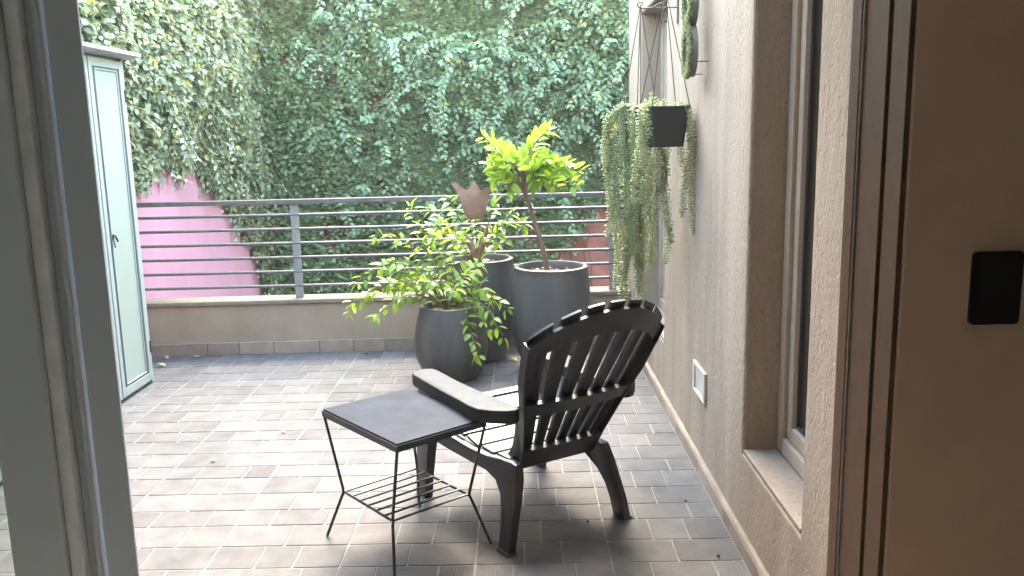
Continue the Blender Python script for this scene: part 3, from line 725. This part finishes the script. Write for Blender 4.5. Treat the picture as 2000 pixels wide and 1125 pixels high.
def hanging(cx, cy, ztop, hookz, half, rot, label, plabel, ends, square):
    h = .165; g_ = 'planters hanging from the wall brackets'
    p = thing('hanging_planter', label, 'planter', (cx, cy, ztop-h), rot, g_)
    lo = half*.78; t_ = .004
    if square:
        o_, i_ = [], []
        mb = MB(); q = lambda r, z: [(-r, -r, z), (r, -r, z), (r, r, z), (-r, r, z)]
        prof = [(lo, 0), (half, h-.012), (half+.004, h-.012), (half+.004, h), (half-t_, h), (half-t_, h-.02), (lo*.97, .02)]
        vs = [v for r, z in prof for v in q(r, z)]; fs = [(3, 2, 1, 0), tuple(range(24, 28))] + [(i*4+k, i*4+(k+1) % 4, (i+1)*4+(k+1) % 4, (i+1)*4+k) for i in range(6) for k in range(4)]
        mb.add(vs, fs); mb.build('pot', M['planter'], p, bevel=.003)
        soil = MB().box(-half+.006, half-.006, -half+.006, half-.006, h-.04, h-.022).build('soil', M['soil'], p)
        corners = [(-half, -half), (half, -half), (half, half), (-half, half)]
    else:
        MB().lathe([(0, 0), (lo, 0), (half, h-.012), (half+.004, h-.012), (half+.004, h), (half-t_, h), (half-t_, h-.03)], n=28).build('pot', M['planter'], p, smooth=True)
        MB().lathe([(0, h-.028), (half-t_-.001, h-.028)], n=20).build('soil', M['soil'], p)
        corners = [(half*math.cos(a), half*math.sin(a)) for a in (2.9, 4.6, .1, 1.6)]
    top = Vector((0, 0, hookz-(ztop-h)))
    for c in corners:
        MB().tube([(c[0], c[1], h-.004), tuple(Vector((c[0], c[1], h)).lerp(top, .5)), tuple(top)], .0021, 5).build('wire', M['wire'], p, smooth=True)
    s = thing('trailing_succulent', plabel, 'plant', (cx, cy, ztop-.03), 0, 'trailing succulents in the hanging planters')
    for (st, e, bow) in ends:
        a = Vector(st); b = Vector(e); n = 11; pts = []
        over = Vector((b.x, b.y, 0)).lerp(Vector((a.x, a.y, 0)), .35); rim = Vector((a.x, a.y, a.z+.035+random.uniform(0, .02)))
        for i in range(n+1):
            t = i/n
            if t < .14: q = Vector((a.x*.55, a.y*.55, a.z)).lerp(rim, t/.14)
            else:
                u = (t-.14)/.86; hz = min(1, u*2.6); hz = hz*(2-hz)
                q = Vector((a.x+(b.x-a.x)*hz, a.y+(b.y-a.y)*hz, rim.z+(b.z-rim.z)*(u**1.12)))
                q.x += bow*math.sin(u*math.pi*(1.2+abs(bow))+st[0]*40)*.034*(.3+u); q.y += .02*bow*math.sin(u*5+st[1]*50) + random.uniform(-.003, .003)
            pts.append(q)
        strand(pts, s)
# bracket arms with scroll ends, fixed to the wall
def bracket(y, z, x0, label):
    b = thing('wall_bracket', label, 'bracket', (WX, y, z), 0, 'iron plant brackets on the stucco wall')
    MB().box(-.006, -.0005, -.012, .012, -.07, .05).build('back_plate', M['wire'], b)
    MB().tube([(-.005, 0, 0), (x0-WX, 0, 0)], .0035, 6).build('arm', M['wire'], b, smooth=True)
    e = x0-WX; pts = [(e-.016*math.sin(a)*(1-a/9), 0, .016-.016*math.cos(a)*(1-a/9)) for a in [k*.45 for k in range(13)]]
    MB().tube(pts, .003, 6).build('scroll', M['wire'], b, smooth=True)
    MB().tube([(-.005, 0, .045), (-.06, 0, .03), (e+.05, 0, .001)], .003, 6).build('brace', M['wire'], b, smooth=True)
bracket(4.0, 1.942, .565, 'iron wall bracket carrying the planter hidden under succulent strands')
bracket(3.62, 1.955, .575, 'iron wall bracket carrying the square black planter')
E1 = []
for k in range(21):
    a = random.uniform(2.2, 5.9); r = .074; st = (r*math.cos(a), r*math.sin(a), 0)
    ln = random.choice([.35, .5, .62, .75, .84, .88]); xx = random.uniform(-.135, .055) if ln < .6 else random.uniform(-.115, .035); yy = random.uniform(-.13, .03)
    E1.append((st, (xx, yy, -ln*random.uniform(.92, 1.02)), random.uniform(-1, 1)))
for xx, ln in ((-.165, .56), (-.15, .50), (-.14, .34), (-.155, .22), (-.1, .89), (-.02, .88), (.03, .72), (-.13, .8)): E1.append(((-.07, -.03, 0), (xx, -.04, -ln), .6))
hanging(.565, 4.0, 1.505, 1.955, .078, 0, 'round hanging pot buried under long succulent strands', 'thick curtain of pale green trailing succulent strands over a hidden pot', E1, False)
E2 = [((.075, -.03, 0), (.108, -.045, -.50), .2), ((.07, .02, 0), (.100, .0, -.43), -.5), ((.05, .07, 0), (.095, .05, -.36), .8), ((.078, -.05, 0), (.112, -.07, -.30), .6),
      ((-.02, .08, 0), (-.015, .11, -.55), .3), ((.01, .08, 0), (.02, .11, -.65), -.6), ((-.05, .08, 0), (-.06, .11, -.45), .5), ((.03, .08, 0), (.035, .10, -.56), .7), ((-.035, .08, 0), (-.04, .12, -.38), .9), ((.0, .085, 0), (.0, .12, -.34), -.9),
      ((-.075, -.02, 0), (-.10, -.03, -.24), .3), ((-.07, .03, 0), (-.105, .03, -.38), -.4), ((-.075, .0, 0), (-.09, .0, -.18), .5), ((-.06, -.07, 0), (-.09, -.085, -.10), .4), ((-.03, 0, 0), (-.05, .0, .09), 0), ((.0, .02, 0), (.0, .03, .06), 0)]
hanging(.612, 3.62, 1.497, 1.965, .080, math.radians(10), 'square black planter hanging in front of the stucco wall', 'thin succulent strands trailing from the square black planter', E2, True)

def moss_eight():
    e = thing('moss_ornament', 'moss covered figure eight standing off the stucco wall on pins', 'ornament', (.69, 3.41, 1.70))
    def ring(cz, ry, rz, wd, x0, x1, n=40):
        mb = MB(); R = []
        for k in range(n):
            a = 2*math.pi*k/n; R.append(((ry*math.cos(a)), cz+rz*math.sin(a), (ry-wd)*math.cos(a), cz+(rz-wd)*math.sin(a)))
        rows = [[(x0, o[0], o[1]), (x1, o[0], o[1]), (x1, o[2], o[3]), (x0, o[2], o[3]), (x0, o[0], o[1])] for o in R+[R[0]]]
        return mb.grid(rows)
    for cz in (0, .186):
        ring(cz, .080, .099, .032, -.026, 0).build('body', M['mossside'], e, smooth=False)
    N = 9000; P = []
    for k in range(N):
        cz = random.choice((0, .186)); a = random.uniform(0, 2*math.pi); w = random.uniform(-.003, .034)
        P.append((-.026+random.uniform(-.004, .008), (.080-w)*math.cos(a), cz+(.099-w)*math.sin(a)))
    P = np.array(P); Tt = np.stack([-np.abs(rng.normal(.8, .3, N)), rng.normal(0, .5, N), rng.normal(.1, .5, N)], 1)
    leaf_cloud('moss', P, Tt, rng.normal(0, 1, (N, 3)), rng.uniform(.008, .016, N), rng.random(N)*.5, M['vinel'], e, LEAF6)
    for (yy, zz) in ((-.06, -.045), (.06, -.085), (-.05, .22), (.05, .22)):
        MB().tube([(.0, yy, zz), (.0445, yy, zz)], .002, 6).build('pin', M['wire'], e, smooth=True)
moss_eight()

# ------------------------------------------------------------------ chair
def chair():
    c = thing('garden_chair', 'black plastic slatted garden chair with fan shaped back and broad arms', 'chair', (.1465, 2.823, .006), math.atan2(.53, .848))
    pl = M['plastic']
    hwv = lambda z: float(np.interp(z, [.26, .36, .50, .60, .70, .79, .90], [.146, .166, .204, .238, .257, .269, .272]))
    def bp(a, z, off=0.):
        w = hwv(z); t = a/w; return Vector((a, .064-(z-.283)*.511-.050*max(0, min(1, (z-.27)/.5))*(1-t*t)+off*.89, z+off*.45))
    ztop = lambda t: .776+.105*(1-abs(t)**2.4)
    n = 7; ts = [-1+2*k/n for k in range(n+1)]
    for k in range(n):
        rows_f, rows_b = [], []
        for i in range(15):
            u = i/14; rf, rb_ = [], []
            for j in range(7):
                s = j/6; g0 = .036 if k > 0 else 0; g1 = .036 if k < n-1 else 0
                g0, g1 = g0*(1+.15*(u > .93)), g1*(1+.15*(u > .93)); t = ts[k]+g0+(ts[k+1]-ts[k]-g0-g1)*s; z = .30+(ztop(t)-.30)*u
                crown = .012*(1-(2*s-1)**2)*(1 if u < .86 else max(0, (1-u)/.14))
                rf.append(bp(t*hwv(z), z, .006+crown)); rb_.append(bp(t*hwv(z), z, -.003+crown*.8))
            rows_f.append(rf); rows_b.append(rb_)
        mb = MB(); nj = 7
        vs = [p for r in rows_f for p in r]+[p for r in rows_b for p in r]; o = 15*nj; fs = []
        for i in range(14):
            for j in range(nj-1):
                fs.append((i*nj+j, i*nj+j+1, (i+1)*nj+j+1, (i+1)*nj+j)); fs.append((o+i*nj+j, o+(i+1)*nj+j, o+(i+1)*nj+j+1, o+i*nj+j+1))
            fs.append((i*nj, (i+1)*nj, o+(i+1)*nj, o+i*nj)); fs.append((i*nj+nj-1, o+i*nj+nj-1, o+(i+1)*nj+nj-1, (i+1)*nj+nj-1))
        for j in range(nj-1): fs.append((j, o+j, o+j+1, j+1)); a = 14*nj+j; fs.append((a, a+1, o+a+1, o+a))
        mb.add(vs, fs); mb.build('back_slat', pl, c, smooth=True)
    def band(z0f, z1f, o0, o1, name, tmax=.985, m=28, mt=pl):
        rows_ = []
        for i in range(m+1):
            t = -tmax+2*tmax*i/m; z0, z1 = z0f(t), z1f(t)
            p = [bp(t*hwv(z0), z0, o0), bp(t*hwv(z1), z1, o0), bp(t*hwv(z1), z1, o1), bp(t*hwv(z0), z0, o1)]
            rows_.append(p+[p[0]])
        mb = MB().grid(rows_); mb.add(rows_[0][:4], [(0, 1, 2, 3)]); mb.add(rows_[-1][:4], [(3, 2, 1, 0)])
        return mb.build(name, mt, c, smooth=True)
    band(lambda t: ztop(t)-.100+.02*t*t, lambda t: ztop(t)-.021, -.004, -.016, 'top_band')
    band(lambda t: .492, lambda t: .540, -.004, -.022, 'cross_band')
    band(lambda t: .268, lambda t: .345, -.004, -.026, 'lower_band')
    for s in (-1, 1):                                           # folded rim down each side of the back
        rows_ = []
        for i in range(17):
            z = .27+(.760-.27)*i/16; w = hwv(z)
            p = [bp(s*w, z, .010), bp(s*(w+.007), z, .010), bp(s*(w+.007), z, -.026), bp(s*w, z, -.026)]
            rows_.append(p+[p[0]])
        mb = MB().grid(rows_); mb.add(rows_[-1][:4], [(0, 1, 2, 3)]); mb.build('side_rim', pl, c, smooth=True)
    # seat slats, dished
    sc = lambda b: .288+.012*((b-.2)/.2)**2 + (.055*max(0, (b-.25)/.37)**1.3)
    b0 = .075
    for k in range(6):
        wd = .080; a0 = b0+k*(wd+.013); pr = []
        for i in range(7):
            b = a0+wd*i/6; z = sc(b)
            if k == 5 and i > 2: z -= .010*(i-2)**1.25
            pr.append((b, z))
        w = .185+.045*k/5
        rows_ = [[(-w, b, z) for b, z in pr]+[(-w, b, z-.012) for b, z in reversed(pr)]+[(-w, *pr[0])], [(w, b, z) for b, z in pr]+[(w, b, z-.012) for b, z in reversed(pr)]+[(w, *pr[0])]]
        mb = MB().grid(rows_)
        for sgn in (-1, 1): mb.add([(sgn*w, b, z) for b, z in pr]+[(sgn*w, b, z-.012) for b, z in reversed(pr)], [tuple(range(14))])
        mb.build('seat_slat', M['seatm'], c, smooth=True, bevel=.002, seg=1)
    for s in (-1, 1):
        # side rail sweeping back into the rear leg
        top = [(.60, .315), (.50, .300), (.40, .288), (.28, .279), (.18, .280), (.10, .286), (.045, .292), (.012, .290)]
        back_ = [(-.008, .24), (-.020, .16), (-.030, .08), (-.034, .0)]
        foot = [(.034, .0)]
        low = [(.038, .06), (.050, .12), (.078, .170), (.125, .205), (.18, .222), (.28, .226), (.40, .232), (.50, .240), (.60, .252)]
        poly = top+back_+foot+low
        def sp(p, d):
            b, z = p; a = float(np.interp(z, [0, .10, .20, .28, .32], [.246, .226, .198, .180, .178])); a = a if b < .13 else a + (.045+.018)*(b-.13)/.47
            if b >= .13: a = max(a, .196+.048*(b-.13)/.47)
            return (s*(a+d), b, z)
        MB().prism(poly, sp, -.013, .019).build('rear_leg', pl, c, bevel=.006, smooth=True)
        # foot pad
        MB().prism([(-.042, 0), (.034, 0), (.032, .007), (-.035, .007)], lambda p, d: (s*(.246+d), p[0], p[1]), -.015, .024).build('foot_pad', pl, c, bevel=.003)
        # web rising from rail to arm beside the back
        web = [(.150, .272), (.112, .300), (.078, .340), (.048, .392), (.024, .440), (.014, .462), (-.020, .462), (.006, .400), (.052, .300), (.062, .272)]
        def wp(p, d):
            b, z = p; return (s*(float(np.interp(z, [.27, .34, .46], [.150, .160, .184]))+d), b, z)
        MB().prism(web, wp, -.010, .010).build('back_web', pl, c, bevel=.004, smooth=True)
        # arm
        ol = [(.322, .540), (.312, .568), (.288, .580), (.248, .580), (.226, .568), (.218, .540), (.216, .36), (.212, .20), (.208, .10), (.208, .02), (.214, -.045), (.236, -.058), (.262, -.048), (.300, -.012), (.326, .035), (.330, .09), (.324, .16), (.322, .30)]
        zt = lambda b: .507+.010*math.sin(max(0, min(1, (b+.05)/.7))*math.pi)*-1+.006
        up = [(s*a, b, zt(b)) for a, b in ol]; dn = [(s*a, b, zt(b)-.046) for a, b in ol]; nn = len(ol)
        mb = MB().add(up+dn, [tuple(range(nn)), tuple(range(2*nn-1, nn-1, -1))]+[(i, (i+1) % nn, (i+1) % nn+nn, i+nn) for i in range(nn)])
        mb.build('arm', M['worn'], c, bevel=.006, seg=3, smooth=True)
        # front leg, tapering
        rows_ = []
        for z, f0, f1, th, a in ((.466, .455, .572, .030, .275), (.34, .480, .590, .030, .275), (.20, .515, .612, .027, .275), (.08, .540, .625, .024, .276), (.0, .552, .634, .024, .277)):
            p = [(s*(a-th), f0, z), (s*(a+th*.4), f0, z), (s*(a+th*.4), f1, z), (s*(a-th), f1, z)]; rows_.append(p+[p[0]])
        mb = MB().grid(rows_); mb.add(rows_[0][:4], [(0, 1, 2, 3)]); mb.add(rows_[-1][:4], [(3, 2, 1, 0)])
        mb.build('front_leg', pl, c, bevel=.005, smooth=True)
chair()

# ------------------------------------------------------------------ side table
def table():
    t = thing('side_table', 'small black side table with rod legs and slatted lower shelf', 'table', (-.412, 2.79, .006), math.radians(-49.5))
    hu, hv, zt = .240, .178, .462
    MB().box(-hu+.004, hu-.004, -hv+.004, hv-.004, zt-.012, zt).build('table_top', M['ttop'], t, bevel=.002)
    fr = MB(); fr.box(-hu, hu, -hv, -hv+.004, zt-.028, zt-.006); fr.box(-hu, hu, hv-.004, hv, zt-.028, zt-.006); fr.box(-hu, -hu+.004, -hv+.0045, hv-.0045, zt-.028, zt-.006); fr.box(hu-.004, hu, -hv+.0045, hv-.0045, zt-.028, zt-.006)
    fr.build('edge_frame', M['iron'], t, bevel=.001, seg=1)
    su, sv_, zs = .158, .152, .172; fu, fv = .222, .196
    for a, b in ((-1, -1), (1, -1), (1, 1), (-1, 1)):
        MB().tube([(a*(hu-.006), b*(hv-.006), zt-.028), (a*(su+.003), b*(sv_+.003), zs+.010), (a*(su+.002), b*(sv_+.002), zs), (a*(su+.006), b*(sv_+.006), zs-.012), (a*fu, b*fv, .0)], .0052, 8).build('leg', M['iron'], t, smooth=True)
    sh = MB().tube([(-su, -sv_, zs), (su, -sv_, zs)], .0045, 6); sh.tube([(-su, sv_, zs), (su, sv_, zs)], .0045, 6)
    sh.build('shelf_frame', M['iron'], t, smooth=True)
    for k in range(7):
        x = -su+2*su*k/6; MB().tube([(x, -sv_, zs+.002), (x, sv_, zs+.002)], .0038, 6).build('shelf_rod', M['iron'], t, smooth=True)
table()

# ------------------------------------------------------------------ small litter
fm = leaf_mesh('fallen_leaf', M['fall'], .3, .25, -.25, 5)
for i, (x, y, s, r, lb) in enumerate(((-2.30, 5.36, .05, .5, 'dry curled leaf at the parapet foot beside the cabinet corner'), (-2.10, 5.40, .042, 2.2, 'dry leaf at the parapet foot further from the cabinet corner'), (-2.24, 5.18, .06, 1.3, 'yellow fallen leaf on the tiles beside the cabinet hinge'),
        (-1.151, 3.913, .03, .3, 'small yellowish leaf on a ribbed tile'), (-1.359, 3.571, .028, 1.9, 'small pale leaf on a plain tile in mid floor'), (-.03, 5.15, .05, .8, 'brown dry leaf on the tiles between the tall pots'), (-1.0, 5.42, .05, 2.6, 'dry leaf against the parapet skirting tiles'))):
    o = link('fallen_leaf', fm); o.matrix_world = Matrix.Translation((x, y, .008)) @ Matrix.Rotation(r, 4, 'Z') @ Matrix.Diagonal((s, s, s, 1)); tag(o, lb, 'leaf', 'fallen leaves on the terrace')
for x, y, lb in ((.229, 2.899, 'tiny dark pebble on the tiles beside the chair leg'), (.637, 2.627, 'tiny dark pebble on the tiles near the skirting'), (.613, 3.058, 'tiny dark pebble at the corner of a ribbed tile')):
    bm = bmesh.new(); bmesh.ops.create_icosphere(bm, subdivisions=1, radius=.006)
    for v_ in bm.verts: v_.co *= random.uniform(.7, 1.2)
    me = bpy.data.meshes.new('pebble'); bm.to_mesh(me); bm.free(); me.materials.append(M['pebble'])
    o = link('pebble', me); o.location = (x, y, .010); tag(o, lb, 'pebble', 'grit on the terrace')

# ------------------------------------------------------------------ thin volume added to imitate lens veil glare
hz = MB().box(-301, 301, -301, 301, -4, 3.6)
hm = bpy.data.materials.new('thin haze'); hm.use_nodes = True; n_ = hm.node_tree.nodes; n_.remove(n_['Principled BSDF'])
pv = n_.new('ShaderNodeVolumePrincipled'); pv.inputs['Color'].default_value = (.97, .97, .95, 1); pv.inputs['Density'].default_value = .0024; pv.inputs['Anisotropy'].default_value = .55
hm.node_tree.links.new(pv.outputs[0], n_['Material Output'].inputs['Volume'])
tag(hz.build('lens_veil', hm), kind='stuff')
